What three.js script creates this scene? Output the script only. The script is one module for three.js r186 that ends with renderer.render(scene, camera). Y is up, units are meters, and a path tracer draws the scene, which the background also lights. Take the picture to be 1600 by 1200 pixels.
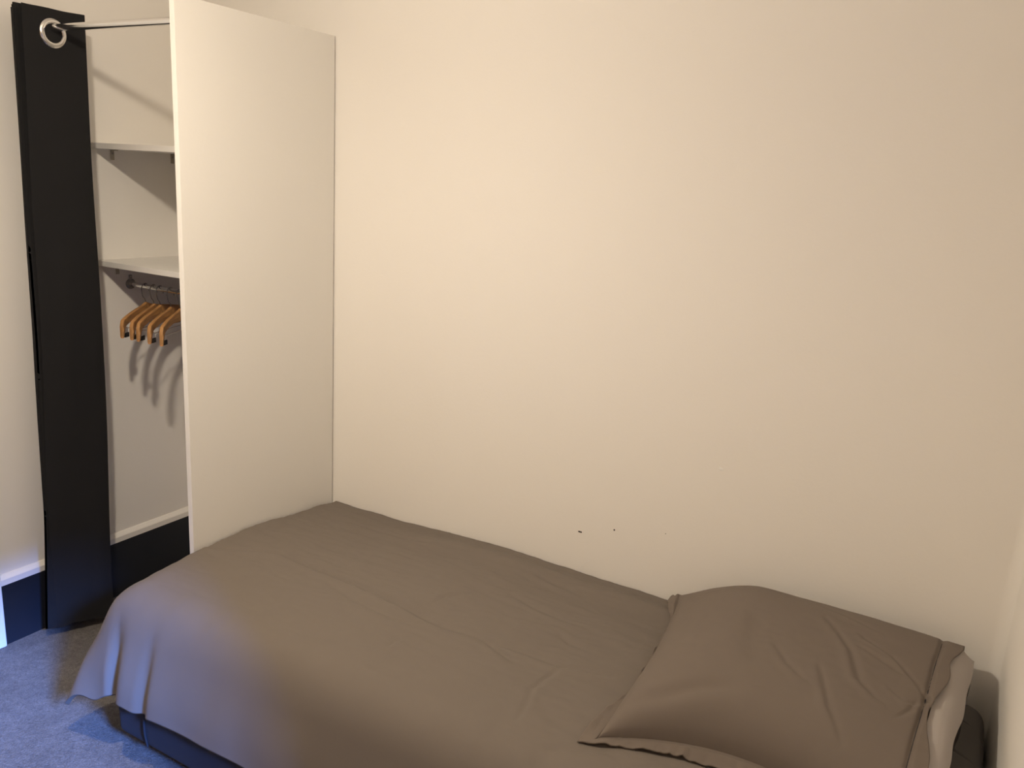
import * as THREE from 'three';
import { mergeGeometries } from 'three/addons/utils/BufferGeometryUtils.js';
import { RoundedBoxGeometry } from 'three/addons/geometries/RoundedBoxGeometry.js';
import { ImprovedNoise } from 'three/addons/math/ImprovedNoise.js';

// ---------------------------------------------------------------- camera, sky, lights, exposure
const scene = new THREE.Scene();
const camera = new THREE.PerspectiveCamera(50.13, 4 / 3, 0.05, 60);
camera.position.set(1.8728, 1.5849, 2.1132);
camera.rotation.order = 'YXZ';
camera.rotation.set(-0.239428, 0.504937, 0.0596733);
const renderer = new THREE.WebGLRenderer({ antialias: true });
renderer.toneMapping = THREE.LinearToneMapping;
renderer.toneMappingExposure = 0.845;
renderer.shadowMap.enabled = true;
renderer.shadowMap.type = THREE.PCFSoftShadowMap;
scene.background = new THREE.Color().setRGB(0.05, 0.08, 0.2);      // dusk over the courtyard
// blue daylight that falls through the window in the right wall
const day = new THREE.DirectionalLight(new THREE.Color().setRGB(0.12, 0.30, 1.0), 18);
day.position.set(2.08 + 0.945 * 3, 1.46 + 0.575 * 3, 1.62 + 0.34 * 3);
day.target.position.set(2.08, 1.46, 1.62);
day.castShadow = true; day.shadow.radius = 15; day.shadow.mapSize.set(2048, 2048);
Object.assign(day.shadow.camera, { left: -4, right: 4, top: 4, bottom: -4, near: 0.1, far: 12 });
scene.add(day, day.target);
const LAMP = [0.53, 2.24, 1.34];
const LAMP_COLOR = new THREE.Color().setRGB(1.0, 0.858, 0.675), LAMP_POWER = 3.0, LAMP_DOWN = 5.2;

// ---------------------------------------------------------------- helpers
let seed = 7;
const rnd = () => { seed = (seed * 16807) % 2147483647; return seed / 2147483647; };
const NZ = new ImprovedNoise();
const noise = (x, y, z = 0.37) => NZ.noise(x, y, z);
const clamp = (v, a = 0, b = 1) => Math.min(b, Math.max(a, v));
const sstep = (a, b, v) => { const t = clamp((v - a) / (b - a)); return t * t * (3 - 2 * t); };
const mix = (a, b, t) => a + (b - a) * t;
const gauss = (v) => Math.exp(-v * v);
const rgb = (r, g, b) => new THREE.Color().setRGB(r, g, b);
function mesh(name, geo, mat, parent = scene, kind) {
  const m = new THREE.Mesh(geo, mat); m.name = name; m.castShadow = m.receiveShadow = true;
  if (kind) m.userData.kind = kind;
  parent.add(m); return m;
}
function group(name, label, category, grp) {
  const o = new THREE.Group(); o.name = name; scene.add(o); return tag(o, label, category, grp);
}
function tag(o, label, category, grp) { o.userData = { label, category }; if (grp) o.userData.group = grp; return o; }
function boxUV(geo) {            // uv in metres by the dominant axis of the normal
  const p = geo.attributes.position, n = geo.attributes.normal, uv = new Float32Array(p.count * 2);
  for (let i = 0; i < p.count; i++) {
    const ax = Math.abs(n.getX(i)), ay = Math.abs(n.getY(i)), az = Math.abs(n.getZ(i));
    const x = p.getX(i), y = p.getY(i), z = p.getZ(i);
    if (ax >= ay && ax >= az) { uv[2 * i] = z; uv[2 * i + 1] = y; } else if (ay >= az) { uv[2 * i] = x; uv[2 * i + 1] = z; } else { uv[2 * i] = x; uv[2 * i + 1] = y; }
  }
  geo.setAttribute('uv', new THREE.BufferAttribute(uv, 2)); return geo;
}
const box = (x0, x1, y0, y1, z0, z1) => boxUV(new THREE.BoxGeometry(x1 - x0, y1 - y0, z1 - z0).translate((x0 + x1) / 2, (y0 + y1) / 2, (z0 + z1) / 2));
const rbox = (x0, x1, y0, y1, z0, z1, r = 0.002, s = 2) => boxUV(new RoundedBoxGeometry(x1 - x0, y1 - y0, z1 - z0, s, r).translate((x0 + x1) / 2, (y0 + y1) / 2, (z0 + z1) / 2));
const strip = (g) => { const h = g.index ? g.toNonIndexed() : g; for (const k of Object.keys(h.attributes)) if (!['position', 'normal', 'uv'].includes(k)) h.deleteAttribute(k); return h; };
const join = (...gs) => mergeGeometries(gs.map(strip));
const tube = (pts, r, seg = 40, rad = 10, closed = false) => new THREE.TubeGeometry(new THREE.CatmullRomCurve3(pts.map((q) => new THREE.Vector3(...q)), closed), seg, r, rad, closed);
function cyl(a, b, r, rad = 24) {
  const A = new THREE.Vector3(...a), B = new THREE.Vector3(...b), d = B.clone().sub(A);
  const g = new THREE.CylinderGeometry(r, r, d.length(), rad, 1);
  g.applyQuaternion(new THREE.Quaternion().setFromUnitVectors(new THREE.Vector3(0, 1, 0), d.clone().normalize()));
  const c = A.add(B).multiplyScalar(0.5); return g.translate(c.x, c.y, c.z);
}
// grid surface from f(i/nu, j/nv) -> [x, y, z]; thick > 0 closes it into a sheet of that thickness (below the normal)
function sheet(nu, nv, f, thick = 0, flip = false) {
  const W = nu + 1, N = W * (nv + 1), pos = new Float32Array(N * 3), uv = new Float32Array(N * 2), idx = [];
  for (let j = 0; j <= nv; j++) for (let i = 0; i <= nu; i++) {
    const q = f(i / nu, j / nv), k = j * W + i; pos.set(q.slice(0, 3), k * 3); uv[2 * k] = q[3] ?? q[0]; uv[2 * k + 1] = q[4] ?? q[2];
  }
  for (let j = 0; j < nv; j++) for (let i = 0; i < nu; i++) {
    const a = j * W + i, b = a + 1, c = a + W, d = c + 1;
    if (flip) idx.push(a, b, c, b, d, c); else idx.push(a, c, b, b, c, d);
  }
  const g = new THREE.BufferGeometry(); g.setAttribute('position', new THREE.BufferAttribute(pos, 3)); g.setAttribute('uv', new THREE.BufferAttribute(uv, 2)); g.setIndex(idx); g.computeVertexNormals();
  if (!thick) return g;
  const n = g.attributes.normal.array, pos2 = new Float32Array(N * 6), uv2 = new Float32Array(N * 4), id2 = idx.slice();
  pos2.set(pos); uv2.set(uv); uv2.set(uv, N * 2);
  for (let k = 0; k < N * 3; k++) pos2[N * 3 + k] = pos[k] - n[k] * thick;
  for (let k = 0; k < idx.length; k += 3) id2.push(idx[k] + N, idx[k + 2] + N, idx[k + 1] + N);
  const rim = []; for (let i = 0; i < nu; i++) rim.push([i, i + 1]); for (let j = 0; j < nv; j++) rim.push([j * W + nu, (j + 1) * W + nu]);
  for (let i = nu; i > 0; i--) rim.push([nv * W + i, nv * W + i - 1]); for (let j = nv; j > 0; j--) rim.push([j * W, (j - 1) * W]);
  for (const [a, b] of rim) { if (flip) id2.push(a, a + N, b, b, a + N, b + N); else id2.push(a, b, a + N, b, b + N, a + N); }
  const h = new THREE.BufferGeometry(); h.setAttribute('position', new THREE.BufferAttribute(pos2, 3)); h.setAttribute('uv', new THREE.BufferAttribute(uv2, 2)); h.setIndex(id2); h.computeVertexNormals(); return h;
}
function noiseTex(size, fn, srgb, rep) {
  const d = new Uint8Array(size * size * 4);
  for (let j = 0; j < size; j++) for (let i = 0; i < size; i++) { const c = fn(i, j); const k = (j * size + i) * 4; d[k] = c[0]; d[k + 1] = c[1]; d[k + 2] = c[2]; d[k + 3] = 255; }
  const t = new THREE.DataTexture(d, size, size); t.wrapS = t.wrapT = THREE.RepeatWrapping; t.magFilter = THREE.LinearFilter; t.minFilter = THREE.LinearMipmapLinearFilter; t.generateMipmaps = true;
  if (srgb) t.colorSpace = THREE.SRGBColorSpace; t.repeat.set(rep, rep); t.needsUpdate = true; return t;
}
// periodic lattice noise for tileable textures
function lattice(n) { const a = []; for (let i = 0; i < n * n; i++) a.push(rnd()); return (x, y) => { const xi = Math.floor(x), yi = Math.floor(y), fx = sstep(0, 1, x - xi), fy = sstep(0, 1, y - yi), g = (p, q) => a[((q % n + n) % n) * n + ((p % n + n) % n)]; return mix(mix(g(xi, yi), g(xi + 1, yi), fx), mix(g(xi, yi + 1), g(xi + 1, yi + 1), fx), fy); }; }

// ---------------------------------------------------------------- materials
const L16 = lattice(16), L64 = lattice(64), L128 = lattice(128), L256 = lattice(256);
const plasterBump = noiseTex(512, (i, j) => { const v = 255 * (0.45 * L64(i / 8, j / 8) + 0.35 * L128(i / 4, j / 4) + 0.2 * L256(i / 2, j / 2)); return [v, v, v]; }, false, 2);
const carpetMap = noiseTex(512, (i, j) => { const v = 0.74 + 0.08 * L16(i / 32, j / 32) + 0.1 * L64(i / 8, j / 8) + 0.2 * (L256(i / 2, j / 2) - 0.5) + 0.16 * (rnd() - 0.5) + (rnd() > 0.992 ? 0.2 : 0); const c = clamp(v * 0.78) * 255; return [c, c * 0.985, c * 0.975]; }, true, 1.6);
const carpetBump = noiseTex(512, (i, j) => { const v = 255 * (0.5 * L256(i / 2, j / 2) + 0.5 * rnd()); return [v, v, v]; }, false, 1.6);
const weaveBump = noiseTex(256, (i, j) => { const v = 127 + 60 * Math.sin(i * Math.PI / 2) * Math.sin(j * Math.PI / 2) + 60 * (L64(i / 4, j / 4) - 0.5); return [v, v, v]; }, false, 12);
const woodMap = noiseTex(256, (i, j) => { const v = 0.78 + 0.22 * L16(i / 64, j / 16) + 0.12 * (L64(i / 32, j / 4) - 0.5); return [clamp(v) * 214, clamp(v) * 163, clamp(v) * 106]; }, true, 6);
const M = {
  wall: new THREE.MeshStandardMaterial({ color: rgb(0.875, 0.845, 0.80), roughness: 0.85, bumpMap: plasterBump, bumpScale: 0.00018 }),
  tanWall: new THREE.MeshStandardMaterial({ color: rgb(0.8, 0.6, 0.38), roughness: 0.9 }),
  ceiling: new THREE.MeshStandardMaterial({ color: rgb(0.88, 0.85, 0.79), roughness: 0.95 }),
  laminate: new THREE.MeshStandardMaterial({ color: rgb(0.82, 0.80, 0.76), roughness: 0.5, bumpMap: plasterBump, bumpScale: 0.00015 }),
  edging: new THREE.MeshStandardMaterial({ color: rgb(0.84, 0.82, 0.78), roughness: 0.4 }),
  gloss: new THREE.MeshStandardMaterial({ color: rgb(0.93, 0.93, 0.91), roughness: 0.35 }),
  navy: new THREE.MeshStandardMaterial({ color: rgb(0.009, 0.011, 0.018), roughness: 0.6 }),
  carpet: new THREE.MeshStandardMaterial({ color: rgb(0.37, 0.355, 0.345), map: carpetMap, roughness: 1, bumpMap: carpetBump, bumpScale: 0.003 }),
  curtain: new THREE.MeshStandardMaterial({ color: rgb(0.0088, 0.0087, 0.0098), roughness: 1, bumpMap: weaveBump, bumpScale: 0.0003 }),
  chrome: new THREE.MeshStandardMaterial({ color: rgb(0.78, 0.77, 0.76), metalness: 1, roughness: 0.16 }),
  darkMetal: new THREE.MeshStandardMaterial({ color: rgb(0.32, 0.31, 0.30), metalness: 1, roughness: 0.3 }),
  bracket: new THREE.MeshStandardMaterial({ color: rgb(0.46, 0.42, 0.35), metalness: 0.4, roughness: 0.45 }),
  black: new THREE.MeshStandardMaterial({ color: rgb(0.012, 0.012, 0.012), roughness: 0.5 }),
  wood: new THREE.MeshStandardMaterial({ color: rgb(1, 0.95, 0.9), map: woodMap, roughness: 0.45 }),
  duvet: new THREE.MeshStandardMaterial({ color: rgb(0.164, 0.138, 0.117), roughness: 0.95, bumpMap: weaveBump, bumpScale: 0.0002 }),
  pillow: new THREE.MeshStandardMaterial({ color: rgb(0.160, 0.130, 0.108), roughness: 0.95, bumpMap: weaveBump, bumpScale: 0.0002 }),
  skirt: new THREE.MeshStandardMaterial({ color: rgb(0.026, 0.026, 0.034), roughness: 1, bumpMap: weaveBump, bumpScale: 0.0004 }),
  charcoal: new THREE.MeshStandardMaterial({ color: rgb(0.15, 0.14, 0.135), roughness: 1, bumpMap: weaveBump, bumpScale: 0.0005 }),
  whiteCloth: new THREE.MeshStandardMaterial({ color: rgb(0.44, 0.40, 0.375), roughness: 0.95, bumpMap: weaveBump, bumpScale: 0.0003 }),
  hole: new THREE.MeshStandardMaterial({ color: rgb(0.02, 0.015, 0.012), roughness: 0.9 }),
  scuff: new THREE.MeshStandardMaterial({ color: rgb(0.88, 0.87, 0.84), roughness: 0.8 }),
};

// ---------------------------------------------------------------- the setting
const XL = -0.7344, XR = 2.075, ZF = 3.3, YC = 2.5;
mesh('floor', box(XL - 0.2, XR + 0.3, -0.12, 0, -0.2, ZF + 0.2), M.carpet, scene, 'structure');
mesh('ceiling', box(XL - 0.2, XR + 0.3, YC, YC + 0.15, -0.2, ZF + 0.2), M.ceiling, scene, 'structure');
const wallBack = mesh('wall_back', box(XL - 0.2, XR + 0.3, 0, YC, -0.2, 0), M.wall, scene, 'structure');
mesh('wall_left', box(XL - 0.2, XL, 0, YC, 0, ZF), M.wall, scene, 'structure');
mesh('wall_front', box(XL - 0.2, XR + 0.3, 0, YC, ZF, ZF + 0.2), M.tanWall, scene, 'structure');
// right wall with the window opening (never in frame)
const WZ0 = 1.52, WZ1 = 2.85, WY0 = 0.9, WY1 = 1.94;
const wallRight = mesh('wall_right', join(box(XR, XR + 0.3, 0, YC, 0, WZ0), box(XR, XR + 0.3, 0, YC, WZ1, ZF), box(XR, XR + 0.3, 0, WY0, WZ0, WZ1), box(XR, XR + 0.3, WY1, YC, WZ0, WZ1)), M.wall, scene, 'structure');
{ // rounded plaster in the corner beside the pillow
  const r = 0.03, s = new THREE.Shape(); s.moveTo(0, 0); s.lineTo(-r, 0);
  for (let k = 0; k <= 12; k++) { const a = k / 12 * Math.PI / 2; s.lineTo(-r + r * Math.sin(a), r - r * Math.cos(a)); }
  s.lineTo(0, 0);
  const g = new THREE.ExtrudeGeometry(s, { depth: YC, bevelEnabled: false, curveSegments: 12 }).rotateX(-Math.PI / 2);   // shape y -> -z
  g.scale(1, 1, -1); const ix = g.index; if (ix) { for (let k = 0; k < ix.count; k += 3) { const t = ix.getX(k); ix.setX(k, ix.getX(k + 1)); ix.setX(k + 1, t); } } else { const p = g.attributes.position; for (let k = 0; k < p.count; k += 3) { for (const c of ['X', 'Y', 'Z']) { const t = p['get' + c](k); p['set' + c](k, p['get' + c](k + 1)); p['set' + c](k + 1, t); } } }
  g.computeVertexNormals(); g.translate(XR, 0, 0); mesh('corner_plaster', boxUV(g), M.wall, wallRight);
}
{ // window: casement frame, single pane, sill
  const w = new THREE.Group(); w.name = 'window_1'; w.userData.kind = 'structure'; scene.add(w);
  const a = XR + 0.2, b = XR + 0.25, f = 0.04;
  mesh('window_frame', join(rbox(a, b, WY0, WY0 + f, WZ0, WZ1), rbox(a, b, WY1 - f, WY1, WZ0, WZ1), rbox(a, b, WY0 + f, WY1 - f, WZ0, WZ0 + f), rbox(a, b, WY0 + f, WY1 - f, WZ1 - f, WZ1)), M.gloss, w);
  mesh('pane', box(a + 0.02, a + 0.025, WY0 + f, WY1 - f, WZ0 + f, WZ1 - f), new THREE.MeshPhysicalMaterial({ color: 0xffffff, transmission: 1, thickness: 0, roughness: 0.02, ior: 1.5 }), w);
}
{ // skirting of the left wall: dark board below a white chamfered top moulding
  const z1 = 0.781, prof = (pts) => { const s = new THREE.Shape(); pts.forEach(([x, y], i) => (i ? s.lineTo(x, y) : s.moveTo(x, y))); return boxUV(new THREE.ExtrudeGeometry(s, { depth: z1 - 0.001, bevelEnabled: false }).translate(XL, 0, 0.001)); };
  const b = new THREE.Group(); b.name = 'baseboard_left'; b.userData.kind = 'structure'; scene.add(b);
  const brd = mesh('skirting_board', prof([[0, 0], [0.014, 0], [0.014, 0.208], [0.011, 0.211], [0, 0.211]]), M.navy, b); brd.userData.label = 'dark navy painted skirting board';
  const mld = mesh('moulding', prof([[0, 0.211], [0.016, 0.2125], [0.016, 0.232], [0.013, 0.236], [0.004, 0.2455], [0, 0.2455]]), M.wall, b); mld.userData.label = 'white chamfered moulding on top of the skirting';
}
{ // white door casing at the left edge of the picture, and the door it frames
  const t = new THREE.Group(); t.name = 'trim_1'; t.userData.kind = 'structure'; scene.add(t);
  mesh('casing', rbox(XL, XL + 0.024, 0, 2.1, 0.782, 0.86, 0.004), M.gloss, t);
  mesh('casing', rbox(XL, XL + 0.024, 0, 2.1, 1.64, 1.718, 0.004), M.gloss, t);
  mesh('casing', rbox(XL, XL + 0.024, 2.03, 2.1, 0.86, 1.64, 0.004), M.gloss, t);
  const d = new THREE.Group(); d.name = 'door_1'; d.userData.kind = 'structure'; scene.add(d);
  const leaf = mesh('door_leaf', rbox(XL, XL + 0.014, 0.008, 2.03, 0.861, 1.639, 0.003), M.gloss, d);
  mesh('door_handle', join(cyl([XL + 0.014, 1.02, 1.57], [XL + 0.06, 1.02, 1.57], 0.01), cyl([XL + 0.055, 1.02, 1.575], [XL + 0.055, 1.02, 1.45], 0.009)), M.chrome, leaf);
}
{ // small damage on the back wall: two plugged screw holes, a pin hole, a chip and a hairline scratch
  const dot = (x, y, r, sx = 1) => new THREE.SphereGeometry(r, 14, 8).scale(sx, 1, 0.12).translate(x, y, 0.0002);
  mesh('screw_hole', join(dot(0.9645, 0.584, 0.0026, 1.3), dot(0.9705, 0.584, 0.0026, 1.2)), M.hole, wallBack);
  mesh('screw_hole', dot(1.075, 0.619, 0.0026), M.hole, wallBack);
  mesh('screw_hole', dot(1.229, 0.649, 0.0012), M.hole, wallBack);
  mesh('plaster_chip', join(dot(1.362, 0.872, 0.0045, 1.4), dot(1.358, 0.8765, 0.002, 1.6)), M.scuff, wallBack);
  mesh('scratch', cyl([0.972, 0.466, 0.0002], [1.006, 0.503, 0.0002], 0.0006, 6), M.scuff, wallBack);
}
{ // ceiling pendant that lights the room (above the frame)
  const t = group('pendant_lamp', 'round opal glass pendant lamp hanging from the ceiling', 'lamp');
  t.position.set(LAMP[0], 0, LAMP[2]);
  mesh('ceiling_rose', new THREE.CylinderGeometry(0.045, 0.05, 0.025, 32).translate(0, YC - 0.0125, 0), M.gloss, t);
  mesh('cord', cyl([0, LAMP[1] + 0.08, 0], [0, YC - 0.02, 0], 0.003, 8), M.gloss, t);
  mesh('socket', new THREE.LatheGeometry([[0.004, 0.1], [0.018, 0.095], [0.02, 0.06], [0.019, 0.03], [0.001, 0.03]].map((q) => new THREE.Vector2(...q)), 24).translate(0, LAMP[1], 0), M.gloss, t);
  mesh('bulb', new THREE.SphereGeometry(0.04, 32, 20).translate(0, LAMP[1], 0), new THREE.MeshStandardMaterial({ color: 0xffffff, emissive: LAMP_COLOR, emissiveIntensity: 2 }), t);
  const l = new THREE.PointLight(LAMP_COLOR, LAMP_POWER, 0, 2); l.position.set(0, LAMP[1], 0); l.castShadow = true; l.shadow.radius = 1.8; l.shadow.mapSize.set(1024, 1024); t.add(l);
  // the white cap above the bulb throws part of its light downwards
  const d = new THREE.SpotLight(LAMP_COLOR, LAMP_DOWN, 0, 1.45, 1, 2); d.position.set(0, LAMP[1] - 0.001, 0); d.target.position.set(0, 0, 0); d.castShadow = true; d.shadow.radius = 1.8; d.shadow.mapSize.set(1024, 1024); t.add(d, d.target);
  mesh('cap', new THREE.LatheGeometry([[0.012, 0.062], [0.05, 0.056], [0.055, 0.05], [0.052, 0.049], [0.012, 0.056]].map((q) => new THREE.Vector2(...q)), 40).translate(0, LAMP[1], 0), M.gloss, t);
}

// ---------------------------------------------------------------- open wardrobe in the corner
const PT = 0.018, PD = 0.6037, PH = 2.0;
{
  const t = group('wardrobe_panel', 'tall white laminate board standing between the wardrobe corner and the bed foot', 'panel');
  mesh('board', box(-PT, 0, 0, PH, 0.005, PD - 0.0015), M.laminate, t);
  const e = mesh('edge_band', rbox(-PT - 0.0002, 0.0002, 0, PH, PD - 0.0015, PD, 0.0006), M.edging, t); e.userData.label = 'bright front edge strip';
}
const SZ = 0.3622;
function shelf(name, ytop, label, zs) {
  const t = group(name, label, 'shelf');
  t.position.set(XL, ytop - PT, 0);
  const w = -XL - PT - 0.0005;
  mesh('shelf_board', box(0.0005, w, 0, PT, 0.001, SZ - 0.001), M.laminate, t);
  mesh('edge_band', rbox(0.0005, w, 0, PT, SZ - 0.001, SZ, 0.0004), M.laminate, t);
  for (const z of zs) {
    const br = mesh('bracket', join(rbox(0.0005, 0.0035, -0.034, -0.0005, z - 0.007, z + 0.007, 0.0012), rbox(0.0005, 0.026, -0.0035, -0.0005, z - 0.007, z + 0.007, 0.0012)), M.bracket, t);
    mesh('screw', new THREE.SphereGeometry(0.0042, 14, 8).scale(0.5, 1, 1).translate(0.004, -0.012, z), M.darkMetal, br);
  }
}
shelf('shelf', 1.6347, 'upper white wardrobe shelf on two small metal brackets', [0.284, 0.044]);
shelf('shelf_001', 1.2491, 'lower white wardrobe shelf right above the hanging rail', [0.289, 0.05]);
const RY = 1.16, RZ = 0.24;
{
  const t = group('clothes_rail', 'short chrome hanging rail under the lower shelf carrying wooden hangers', 'rail');
  mesh('tube', cyl([XL + 0.002, RY, RZ], [-PT - 0.002, RY, RZ], 0.0085), M.chrome, t);
  for (const [x, s] of [[XL, 1], [-PT, -1]]) {
    const f = mesh('flange', join(new THREE.LatheGeometry([[0.001, 0.0145], [0.0125, 0.0145], [0.0135, 0.012], [0.0135, 0.004], [0.0185, 0.0035], [0.0185, 0], [0.001, 0]].map((q) => new THREE.Vector2(...q)), 28).rotateZ(-Math.PI / 2 * s).translate(x, RY, RZ), rbox(x + (s > 0 ? 0 : -0.004), x + (s > 0 ? 0.004 : 0), RY + 0.012, RY + 0.032, RZ - 0.006, RZ + 0.006, 0.0015)), M.darkMetal, t);
    mesh('screw', new THREE.SphereGeometry(0.003, 12, 8).translate(x + s * 0.004, RY + 0.026, RZ), M.chrome, f);
  }
}
// one wooden hanger: contoured body, wire hook, trouser bar with two clips; origin on the rail's axis
function buildHanger() {
  const t = new THREE.Group();
  const L = 0.2, nu = 60, ring = 16;
  const bow = (s) => 0.036 * s * s, yTop = (s) => -0.06 - 0.03 * Math.pow(s, 0.95) - 0.012 * sstep(0.9, 1, s) * sstep(0.9, 1, s) + 0.005 * gauss(s / 0.1);
  const pos = [], uv = [], idx = [];
  for (let i = 0; i <= nu; i++) {
    const q = (i / nu) * 2 - 1, s = Math.abs(q), top = yTop(s), h = mix(0.042, 0.028, sstep(0, 0.35, s)) + 0.026 * sstep(0.8, 0.97, s) - 0.008 * sstep(0.96, 1, s), w = mix(0.0055, 0.0075, s) * (i === 0 || i === nu ? 0.85 : 1);
    for (let k = 0; k <= ring; k++) {
      const a = k / ring * Math.PI * 2, e = 0.45, c = Math.cos(a), d = Math.sin(a);
      pos.push(bow(s) + w * Math.sign(c) * Math.pow(Math.abs(c), e), top - h / 2 + h / 2 * Math.sign(d) * Math.pow(Math.abs(d), e), q * L);
      uv.push(q * L, (k / ring) * 0.08);
    }
  }
  const R1 = ring + 1;
  for (let i = 0; i < nu; i++) for (let k = 0; k < ring; k++) { const a = i * R1 + k; idx.push(a, a + R1, a + 1, a + 1, a + R1, a + R1 + 1); }
  for (const [b, f] of [[0, 0], [nu * R1, 1]]) for (let k = 1; k < ring - 1; k++) f ? idx.push(b, b + k + 1, b + k) : idx.push(b, b + k, b + k + 1);
  const g = new THREE.BufferGeometry(); g.setAttribute('position', new THREE.Float32BufferAttribute(pos, 3)); g.setAttribute('uv', new THREE.Float32BufferAttribute(uv, 2)); g.setIndex(idx); g.computeVertexNormals();
  mesh('shoulder', g, M.wood, t);
  const hook = []; for (let k = 0; k <= 14; k++) { const a = -0.25 + k / 14 * 3.75; hook.push([0, -0.0115 + 0.022 * Math.sin(a), -0.022 * Math.cos(a) * -1 - 0.0]); }
  // neck from the wood up to the loop, then over the rail
  mesh('hook', tube([[0, -0.075, 0], [0, -0.056, 0], [0, -0.046, 0.004], [0, -0.033, 0.016], ...hook.slice(1)], 0.0016, 60, 8), M.darkMetal, t);
  const by = -0.122, bx = 0.03;
  mesh('trouser_bar', tube([[bx * 0.95 + 0.002, by + 0.004, -0.188], [bx * 0.8, by, -0.165], [bx * 0.75, by, 0], [bx * 0.8, by, 0.165], [bx * 0.95 + 0.002, by + 0.004, 0.188]], 0.0018, 40, 8), M.chrome, t);
  for (const s of [-1, 1]) {
    const c = mesh('clip', join(rbox(bx * 0.8 - 0.004, bx * 0.8 + 0.004, by - 0.016, by + 0.005, s * 0.16 - 0.008, s * 0.16 + 0.008, 0.002), cyl([bx * 0.8 - 0.006, by - 0.006, s * 0.16 - 0.006], [bx * 0.8 - 0.006, by - 0.006, s * 0.16 + 0.006], 0.003, 10)), M.chrome, t);
    const j = mesh('clip_jaw', rbox(bx * 0.8 - 0.006, bx * 0.8 + 0.006, by - 0.029, by - 0.013, s * 0.16 - 0.011, s * 0.16 + 0.011, 0.002), M.black, c); j.userData.label = 'black rubber clip jaw';
  }
  return t;
}
const hangerProto = buildHanger();
[[-0.655, 21, 'light wooden clip hanger nearest the wall end of the rail'],
  [-0.611, 22, 'second wooden clip hanger from the rail end on the wall, tight against the third'],
  [-0.578, 22, 'third and middle wooden clip hanger of the five on the rail'],
  [-0.523, 22, 'fourth wooden clip hanger from the wall, with a clear gap to the last one'],
  [-0.475, 24, 'wooden clip hanger nearest the white panel, standing apart and lowest in view']].forEach(([x, yaw, label], i) => {
  const h = i ? hangerProto.clone() : hangerProto; h.name = i ? `clothes_hanger_00${i}` : 'clothes_hanger';
  scene.add(h); tag(h, label, 'hanger', 'wooden clip hangers on the chrome rail'); h.position.set(x, RY - 0.0005, RZ); h.rotation.y = THREE.MathUtils.degToRad(yaw); h.rotation.x = 0;
});
// curtain rod and the gathered black curtain
const KY = 1.9445, KZ = 0.5636;
{
  const t = group('curtain_rod', 'polished metal curtain rod running from left wall to the white panel', 'rod');
  mesh('tube', cyl([XL + 0.002, KY, KZ], [-PT - 0.001, KY, KZ], 0.0102, 32), M.chrome, t);
  for (const [x, s] of [[XL, 1], [-PT, -1]]) mesh('socket', new THREE.LatheGeometry([[0.0105, 0.016], [0.015, 0.015], [0.017, 0.01], [0.02, 0.002], [0.02, 0], [0.001, 0]].map((q) => new THREE.Vector2(...q)), 28).rotateZ(-Math.PI / 2 * s).translate(x, KY, KZ), M.chrome, t);
}
{
  const t = group('curtain', 'gathered black eyelet curtain hanging beside the open wardrobe', 'curtain');
  // snake of pleats in plan: straight runs across the rod joined by round turns
  const runs = 7, xa = -0.694, xb = -0.574, pts = [];
  const step = (xb - xa) / (runs - 1);
  for (let i = 0; i < runs; i++) {
    const x = xa + i * step, s = i % 2 ? -1 : 1, lim = 0.618 + (x + 0.69) / 0.11 * 0.062, last = i === runs - 1;
    const zl = lim - (last ? 0.022 : [0.0, 0.006, 0.002, 0.008, 0.004, 0.0][i]), zr = last ? 0.487 : [0.41, 0.425, 0.425, 0.44, 0.44, 0.458][i];
    const z0 = s > 0 ? zr : zl, z1 = s > 0 ? zl : zr;
    const r = step / 2;
    for (let k = 0; k <= 10; k++) pts.push([x, mix(z0 + s * r, z1 - s * r, k / 10)]);
    if (i < runs - 1) for (let k = 1; k < 8; k++) { const a = -Math.PI / 2 + k / 8 * Math.PI; pts.push([x + r + r * Math.sin(a), z1 - s * r + s * r * Math.cos(a)]); }
  }
  const n = pts.length - 1, y0 = 0.036, y1 = KY + 0.052;
  const fab = sheet(n, 90, (u, v) => {
    const i = Math.round(u * n), [x, z] = pts[i], y = mix(y1, y0, v), loose = sstep(0.06, 0.5, v);
    const dx = loose * (0.009 * noise(z * 9 + i * 0.02, y * 1.1, 3.1) + 0.005 * noise(z * 22, y * 1.7, 8.2)), dz = loose * (0.016 * noise(x * 14, y * 0.9, 5.3)) + 0.027 * v;
    const drop = v > 0.97 ? 0.010 * noise(z * 16, x * 30, 1.3) : 0;
    return [clamp(x + dx + (i > n - 12 ? 0.004 * loose : 0) - v * v * Math.max(0, z - 0.49) * 0.55 * (u * u), XL + 0.02, -0.5), y + drop + 0.004 * noise(z * 12, x * 40, 2) * (1 - loose), z + dz, u * 2, y];
  }, 0.0016);
  mesh('fabric', fab, M.curtain, t);
  for (let i = 0; i < runs; i++) {
    const e = mesh('eyelet', new THREE.LatheGeometry([[0.0265, 0.003], [0.0275, 0.0045], [0.031, 0.0062], [0.036, 0.005], [0.0405, 0.0022], [0.041, 0], [0.0405, -0.0022], [0.036, -0.005], [0.031, -0.0062], [0.0275, -0.0045], [0.0265, -0.003], [0.0258, 0], [0.0265, 0.003]].map((q) => new THREE.Vector2(...q)), 48).rotateZ(-Math.PI / 2).translate(xa + i * step, KY - 0.0145, KZ), M.chrome, t);
    e.userData.label = 'round polished metal eyelet';
  }
}

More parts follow.
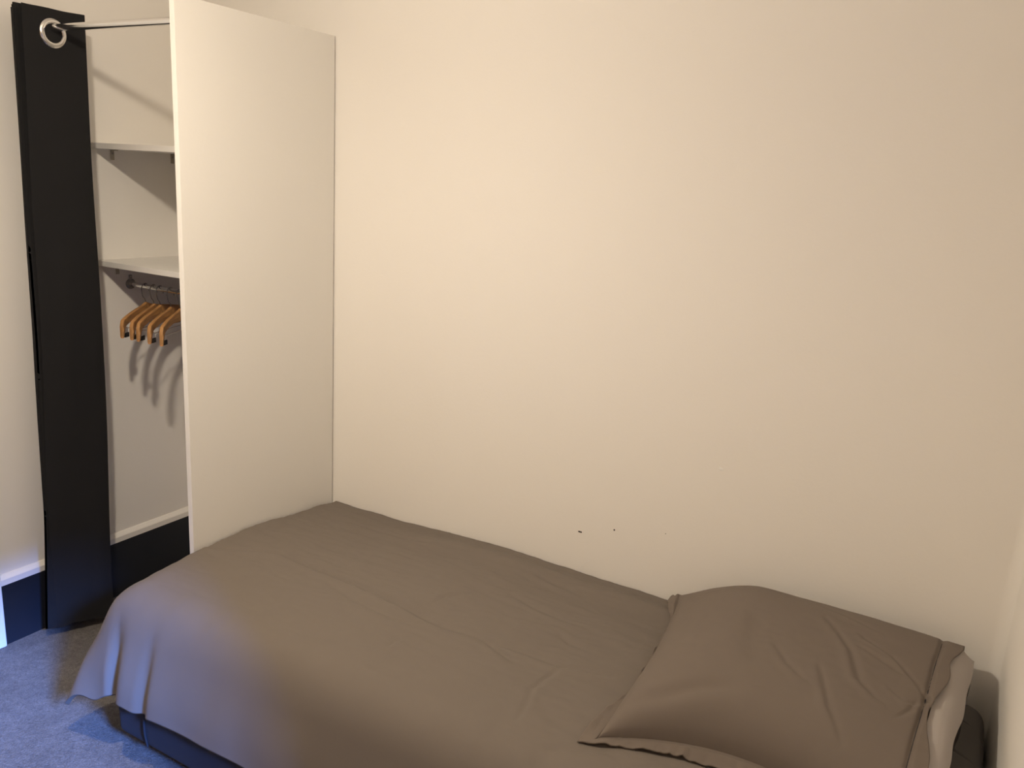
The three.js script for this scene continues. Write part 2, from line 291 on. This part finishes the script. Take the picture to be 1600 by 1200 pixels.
// ---------------------------------------------------------------- bed
{
  const t = group('bed', 'single bed with charcoal covered base and fitted sheet along the back wall', 'bed');
  const bulge = (g, k) => { const p = g.attributes.position; for (let i = 0; i < p.count; i++) { const x = p.getX(i), y = p.getY(i), z = p.getZ(i); if (z > 0.5) p.setZ(i, z + k * noise(x * 3, y * 5, 1) * 0.012); } g.computeVertexNormals(); return g; };
  const base = mesh('bed_base', bulge(new RoundedBoxGeometry(2.03, 0.2, 0.885, 8, 0.03).translate(1.04, 0.155, 0.4625), 1), M.skirt, t); base.userData.label = 'dark charcoal cloth covered bed base';
  mesh('seam', tube([[0.165, 0.256, 0.894], [0.162, 0.2, 0.907], [0.158, 0.12, 0.909], [0.156, 0.065, 0.9]], 0.0028, 24, 8), M.skirt, base);
  const mat = mesh('mattress', new RoundedBoxGeometry(2.035, 0.185, 0.86, 8, 0.04).translate(1.045, 0.347, 0.445), M.charcoal, t); mat.userData.label = 'mattress in a dark grey fitted sheet';
  // gathered folds of the fitted sheet at the head end
  for (const [z, w] of [[0.16, 0.01], [0.3, 0.012], [0.44, 0.01]]) mesh('sheet_fold', tube([[2.0, 0.437, z - 0.05], [2.03, 0.434, z - 0.03], [2.055, 0.415, z], [2.06, 0.37, z + 0.02], [2.06, 0.3, z + 0.02]], w * 0.55, 20, 8), M.charcoal, mat);
  for (const [x, z] of [[0.12, 0.8], [1.95, 0.8], [0.12, 0.1], [1.95, 0.1]]) mesh('leg', new THREE.CylinderGeometry(0.022, 0.018, 0.06, 20).translate(x, 0.03, z), M.black, t);
}
// creases seen in the duvet: [points, width, depth, lip]
const CREASES = [
  [[[0.03, 0.565], [0.232, 0.483], [0.464, 0.501], [0.61, 0.513], [0.72, 0.534], [0.797, 0.55], [0.869, 0.558]], 0.0105, 0.0068, 1],
  [[[0.869, 0.558], [0.978, 0.546], [1.047, 0.539], [1.176, 0.534], [1.24, 0.514], [1.325, 0.486]], 0.008, 0.0032, 1],
  [[[0.984, 0.555], [1.03, 0.566], [1.074, 0.58]], 0.009, 0.0055, 1],
  [[[1.181, 0.53], [1.173, 0.574], [1.159, 0.648], [1.175, 0.694], [1.182, 0.753]], 0.006, 0.0026, -1],
  [[[0.885, 0.898], [0.949, 0.892], [1.013, 0.879]], 0.012, 0.008, 1],
  [[[0.905, 0.14], [0.96, 0.15], [1.024, 0.155]], 0.009, 0.005, 1],
  [[[0.213, 0.14], [0.357, 0.134], [0.517, 0.131]], 0.011, 0.0045, 1],
  [[[0.772, 0.48], [0.776, 0.427], [0.827, 0.373]], 0.006, 0.002, -1],
  [[[0.794, 0.703], [0.798, 0.673]], 0.006, 0.003, 1],
  [[[0.48, 0.55], [0.6, 0.585], [0.74, 0.6], [0.85, 0.585]], 0.01, 0.002, 1],
  [[[0.55, 0.84], [0.702, 0.822], [0.893, 0.81], [1.05, 0.812]], 0.026, 0.007, 1],
  [[[1.159, 0.80], [1.192, 0.825], [1.26, 0.80], [1.357, 0.765]], 0.012, 0.004, 1],
  [[[0.269, 0.80], [0.479, 0.79], [0.61, 0.76]], 0.012, 0.002, 1],
  [[[0.9, 0.3], [1.0, 0.33], [1.12, 0.34]], 0.008, 0.0018, 1],
  [[[1.1, 0.4], [1.15, 0.43], [1.22, 0.43]], 0.008, 0.0025, -1],
  [[[0.35, 0.3], [0.5, 0.27], [0.62, 0.28]], 0.009, 0.0014, 1],
];
function creaseAt(x, z) {
  let h = 0;
  for (const [P, w, d, lip] of CREASES) {
    let best = 1e9, sgn = 1, along = 0; const n = P.length - 1;
    if (x < Math.min(P[0][0], P[n][0]) - 0.12 || x > Math.max(P[0][0], P[n][0]) + 0.12) continue;
    for (let i = 0; i < n; i++) {
      const [ax, az] = P[i], [bx, bz] = P[i + 1], vx = bx - ax, vz = bz - az, l2 = vx * vx + vz * vz, t = clamp(((x - ax) * vx + (z - az) * vz) / l2), ex = x - ax - vx * t, ez = z - az - vz * t, dd = Math.hypot(ex, ez);
      if (dd < best) { best = dd; sgn = vx * ez - vz * ex > 0 ? 1 : -1; along = (i + t) / n; }
    }
    if (best > w * 6) continue;
    const s = best * sgn * lip, fade = Math.pow(Math.sin(Math.PI * clamp(along * 0.96 + 0.02)), 0.5);
    h += 1.35 * d * fade * (-gauss(s / w) + 0.5 * gauss((s - 2.2 * w) / (1.6 * w)));
  }
  return h;
}
function duvetTop(x, z, fine = 1) {
  let y = 0.4545 + 0.012 * gauss((x - 0.72) / 0.3) + 0.033 * sstep(0, 0.42, z) - 0.012 * sstep(0.62, 0.84, z);
  y += 0.017 * gauss((z - 0.105) / 0.045) * sstep(0.35, 0.65, x) * (1 - sstep(1.35, 1.5, x)) - 0.006 * gauss((z - 0.03) / 0.03);
  y += 0.006 * noise(x * 2.2, z * 3.1, 4.4) + 0.003 * noise(x * 5.1, z * 7.3, 1.7);
  if (fine > 0) y += fine * (0.0028 * noise(x * 9 + z * 5, z * 24 - x * 3, 6.1) + 0.0012 * noise(x * 30 + z * 12, z * 55, 2.2) + creaseAt(x, z));
  return y;
}
{
  const a0 = -0.285, a1 = 1.93, b0 = 0.006, b1 = 1.12, z1 = 0.79;
  const f = (u, v) => {
    const a = mix(a0, a1, u), b = mix(b0, b1, v);
    const free = sstep(0.6, 0.7, b), x0 = mix(0.02, 0.055, free);
    const dx = Math.max(0, x0 - a), dz = Math.max(0, b - z1), rho = Math.hypot(dx, dz);
    let x = Math.max(a, x0), z = Math.min(b, z1), y = duvetTop(x, z, 1 - sstep(0.03, 0.17, rho));
    if (rho > 0) {
      const ux = -dx / rho, uz = dz / rho, corner = 2 * Math.abs(ux * uz), len = rho * (1 - 0.03 * corner * corner);
      const th = mix(mix(1.44, 1.52, Math.abs(ux)), 1.2, corner * corner * sstep(0.0, 0.12, rho)), Lr = mix(0.17, 0.05, (1 - free) * Math.abs(ux));
      let out = 0, down = 0; const K = 24;
      for (let k = 0; k < K; k++) { const r = len * (k + 0.5) / K, t = th * Math.pow(sstep(-0.03, Lr, r), 1.0); out += Math.cos(t) * len / K; down += Math.sin(t) * len / K; }
      const A = sstep(0.08, 0.3, rho);
      // loose folds beside the hanging corner and slow waves along the front
      if (dz > 0) out += uz * A * (0.022 + 0.022 * (-1.5 * gauss((a - 0.05) / 0.028) + 0.1 * gauss((a - 0.115) / 0.03) - 0.8 * gauss((a - 0.185) / 0.02) + 0.1 * gauss((a - 0.26) / 0.06)) + 0.018 * noise(a * 3.2, 0.4, 7.7) + 0.006 * noise(a * 9, b * 5, 2.7));
      if (dz > 0) down += A * (0.026 * gauss((a + 0.07) / 0.07) + 0.018 * noise(a * 5.5, 2.2, 3.3) + 0.012 * gauss((a - 0.06) / 0.04) + 0.012 * gauss((a - 0.17) / 0.05));
      let ox = ux * out; if (x + ox < 0.006 && b < 0.66) ox = mix(0.006 - x, ox, sstep(0.615, 0.66, b));
      const ck = corner * sstep(0.04, 0.3, rho); x += ox * (1 + 0.08 * ck * free); z += uz * out * (1 - 0.1 * ck); y -= down;
      y = Math.max(y, 0.03);
    }
    if (a > 1.9) y -= 0.01 * sstep(1.9, 1.93, a);
    return [x, y, Math.max(z, 0.006), a, b];
  };
  const d = mesh('duvet', sheet(440, 285, f, 0.012), M.duvet);
  tag(d, 'rumpled plain grey duvet draped over the single bed', 'duvet');
}
// ---------------------------------------------------------------- pillow at the head of the bed, open end towards the right wall
{
  const t = group('pillow', 'plump pillow in a grey pillowcase on the bed, white insert showing at its open end', 'pillow');
  const A = [1.352, 0.728], B = [1.300, 0.045], C = [1.992, 0.048], D = [1.940, 0.735];       // near left, far left, far right, near right
  const plan = (s, q) => {            // s: left 0 .. right 1, q: far 0 .. near 1, edges bowed in
    let x = mix(mix(B[0], A[0], q), mix(C[0], D[0], q), s), z = mix(mix(B[1], C[1], s), mix(A[1], D[1], s), q);
    const bs = Math.sin(Math.PI * clamp(s)), bq = Math.sin(Math.PI * q);
    z -= 0.085 * Math.pow(bs, 0.7) * Math.pow(q, 3); z += 0.012 * bs * Math.pow(1 - q, 4);
    x += 0.024 * Math.pow(bq, 0.8) * Math.pow(1 - s, 5);
    return [x, z];
  };
  const seamY = (s, q) => 0.487 + 0.062 * Math.pow(1 - q, 2.2) * sstep(0, 0.35, s) + 0.012 * Math.pow(1 - q, 3) + 0.022 * Math.pow(q, 3) * Math.sin(Math.PI * clamp(s)) + 0.008 * s;
  const fs = (s) => (s < 0.5 ? Math.pow(1 - Math.pow(1 - 2 * s, 3.4), 0.5) : 1 - 0.2 * Math.pow((s - 0.5) / 0.5, 2));
  const gq = (q) => Math.pow(Math.max(0, 1 - Math.pow(Math.abs(2 * q - 1), 3.3)), 0.5);
  const PC = [  // creases in plan (world x, z): points, width, depth, lip
    [[[1.79, 0.26], [1.85, 0.29], [1.905, 0.36]], 0.006, 0.006, 1], [[[1.70, 0.22], [1.77, 0.33], [1.80, 0.43], [1.84, 0.47]], 0.008, 0.005, 1], [[[1.72, 0.43], [1.76, 0.55], [1.80, 0.62]], 0.007, 0.004, 1],
    [[[1.86, 0.42], [1.89, 0.44], [1.91, 0.43]], 0.005, 0.005, 1], [[[1.91, 0.37], [1.935, 0.41], [1.945, 0.46]], 0.005, 0.005, -1], [[[1.62, 0.12], [1.72, 0.16], [1.80, 0.2]], 0.008, 0.003, 1], [[[1.62, 0.4], [1.66, 0.46], [1.70, 0.5]], 0.008, 0.0025, 1],
    [[[1.34, 0.21], [1.38, 0.18], [1.44, 0.17]], 0.007, 0.006, 1], [[[1.37, 0.66], [1.44, 0.64], [1.52, 0.60], [1.58, 0.58]], 0.016, 0.010, 1], [[[1.55, 0.25], [1.57, 0.4], [1.6, 0.5]], 0.02, 0.003, 1],
    [[[1.88, 0.5], [1.90, 0.46], [1.91, 0.42]], 0.005, 0.004, 1], [[[1.78, 0.3], [1.84, 0.33], [1.88, 0.35]], 0.006, 0.003, -1]];
  const pcrease = (x, z) => { let h = 0; for (const [P, w, d, lip] of PC) { let best = 1e9, sg = 1, al = 0; const n = P.length - 1; for (let i = 0; i < n; i++) { const [ax, az] = P[i], vx = P[i + 1][0] - ax, vz = P[i + 1][1] - az, tt = clamp(((x - ax) * vx + (z - az) * vz) / (vx * vx + vz * vz)), ex = x - ax - vx * tt, ez = z - az - vz * tt, dd = Math.hypot(ex, ez); if (dd < best) { best = dd; sg = vx * ez - vz * ex > 0 ? 1 : -1; al = (i + tt) / n; } } if (best > w * 6) continue; const s = best * sg * lip; h += d * Math.sqrt(Math.sin(Math.PI * clamp(al * 0.94 + 0.03))) * (-gauss(s / w) + 0.6 * gauss((s - 2 * w) / (1.5 * w))); } return h; };
  const stitchS = 0.935;
  const top = (s, q, inset = 0) => {
    const [x, z] = plan(s, q), H = 0.142 - inset;
    let y = seamY(s, q) + H * fs(clamp(s)) * gq(q) * (1 - 0.30 * Math.pow(1 - q, 2.5) * (0.75 + 0.35 * s));
    if (!inset) {
      const edge = gq(q) * Math.min(1, fs(clamp(s)) * 1.2);
      y += edge * (pcrease(x, z) + 0.003 * noise(x * 6, z * 6, 9.2) + 0.0016 * noise(x * 18, z * 14, 3.2) + 0.0007 * noise(x * 45, z * 40, 5.2));
      y -= 0.0075 * gauss((s - stitchS - 0.006 * noise(q * 5, 1, 1)) / 0.008) * edge;
    }
    return [x, y, z, x, z];
  };
  const hemS = (q) => 1 - 0.03 * sstep(0.1, 0.28, q) + 0.015 * gauss((q - 0.35) / 0.08) - 0.018 * gauss((q - 0.58) / 0.1) + 0.02 * sstep(0.65, 0.8, q);
  const upper = sheet(230, 190, (u, v) => { const q = v, s = u * hemS(q); return top(s, q); }, 0.0025);
  const lower = sheet(60, 60, (u, v) => { const s = u * hemS(v), [x, z] = plan(s, v); const e = Math.min(1, fs(clamp(s)) * gq(v) * 1.3); return [x, mix(seamY(s, v) - 0.001, duvetTop(x, z, 0) + 0.004, e), z, x, z]; }, 0.0025, true);
  mesh('pillowcase', join(upper, lower), M.pillow, t);
  // flat flange sewn round the filled part: left, near and far edges
  const W = 0.03;
  const rail = [];
  for (let k = 0; k <= 60; k++) rail.push([mix(0.93, 0, k / 60), 0, 0, -1]);
  for (let k = 1; k <= 60; k++) rail.push([0, k / 60, -1, 0]);
  for (let k = 1; k <= 90; k++) rail.push([mix(0, 0.97, k / 90), 1, 0, 1]);
  const NR = rail.length - 1;
  mesh('pillowcase_flange', sheet(NR, 10, (u, v) => {
    const i = Math.round(u * NR), [s, q] = rail[i], [x, z] = plan(s, q);
    let nx = 0, nz = 0; for (let k = -6; k <= 6; k++) { const r = rail[clamp(i + k, 0, NR)]; nx += r[2]; nz += r[3]; } const l = Math.hypot(nx, nz) || 1; nx /= l; nz /= l;
    const cornerLen = 1 + 0.35 * (1 - Math.abs(Math.abs(nx) - Math.abs(nz)));
    const w = W * cornerLen * (1 - (nz < -0.5 ? 0.55 * sstep(0.1, 0.3, s) : 0)) * (nx < -0.9 ? 1 - 0.7 * sstep(0.05, 0.16, q) * (1 - sstep(0.72, 0.9, q)) : 1), near = nz > 0.3 ? 1 : 0;
    const px = x + nx * w * v, pz = Math.max(0.012, z + nz * w * v);
    const wave = v * (0.010 * noise(s * 20, q * 14, 4.4) + 0.008 * noise(s * 42, q * 34, 7.4));
    const y0 = seamY(s, q) + 0.002 - 0.004 * gauss((v - 0.08) / 0.08), ground = duvetTop(px, Math.min(pz, 0.8), 0) + 0.006 - 0.5 * Math.max(0, pz - 0.8) ** 1.5;
    return [px, Math.max(ground, mix(y0, ground + 0.003, sstep(0, 1.0, v) * (near ? 1 : 0.85)) + wave + (q < 0.1 && s < 0.15 ? 0.012 * v : 0)), pz, s, q];
  }, 0.003), M.pillow, t);
  const st = []; for (let k = 4; k <= 36; k++) { const q = k / 40, p = top(stitchS, q); st.push([p[0], p[1] - 0.0005, p[2]]); }
  mesh('stitched_seam', tube(st, 0.0012, 80, 6), M.skirt, t);
  // white insert pushed out of the open end
  const ins = sheet(40, 90, (u, v) => {
    const s = mix(0.955, 1.04, Math.sin(u * Math.PI / 2)), q = mix(0.04, 0.96, v), p = top(Math.min(s, 1), q, 0.016), mid = seamY(1, q) + 0.03, [x, z] = plan(s, q);
    const roll = 1 - Math.pow(clamp((s - 0.97) / 0.075), 2.4);
    return [x + 0.006 * noise(q * 6, 1.5, 2.1) * u, mix(mid, p[1], Math.sqrt(Math.max(0, roll))) - 0.026 * sstep(0.975, 1.04, s) * Math.pow(1 - q, 2), z, x, z];
  });
  const insLow = sheet(20, 60, (u, v) => { const s = mix(0.955, 1.04, Math.sin(u * Math.PI / 2)), q = mix(0.035, 0.965, v), [x, z] = plan(s, q), mid = seamY(1, q) + 0.03; const roll = Math.sqrt(Math.max(0, 1 - Math.pow(clamp((s - 0.97) / 0.075), 2.4))); return [x + 0.006 * noise(q * 6, 1.5, 2.1) * u, mix(mid, 0.488, roll), z, x, z]; }, 0, true);
  const im = mesh('pillow_insert', join(ins, insLow), M.whiteCloth, t); im.userData.label = 'white pillow insert showing past the hem';
}
renderer.render(scene, camera);
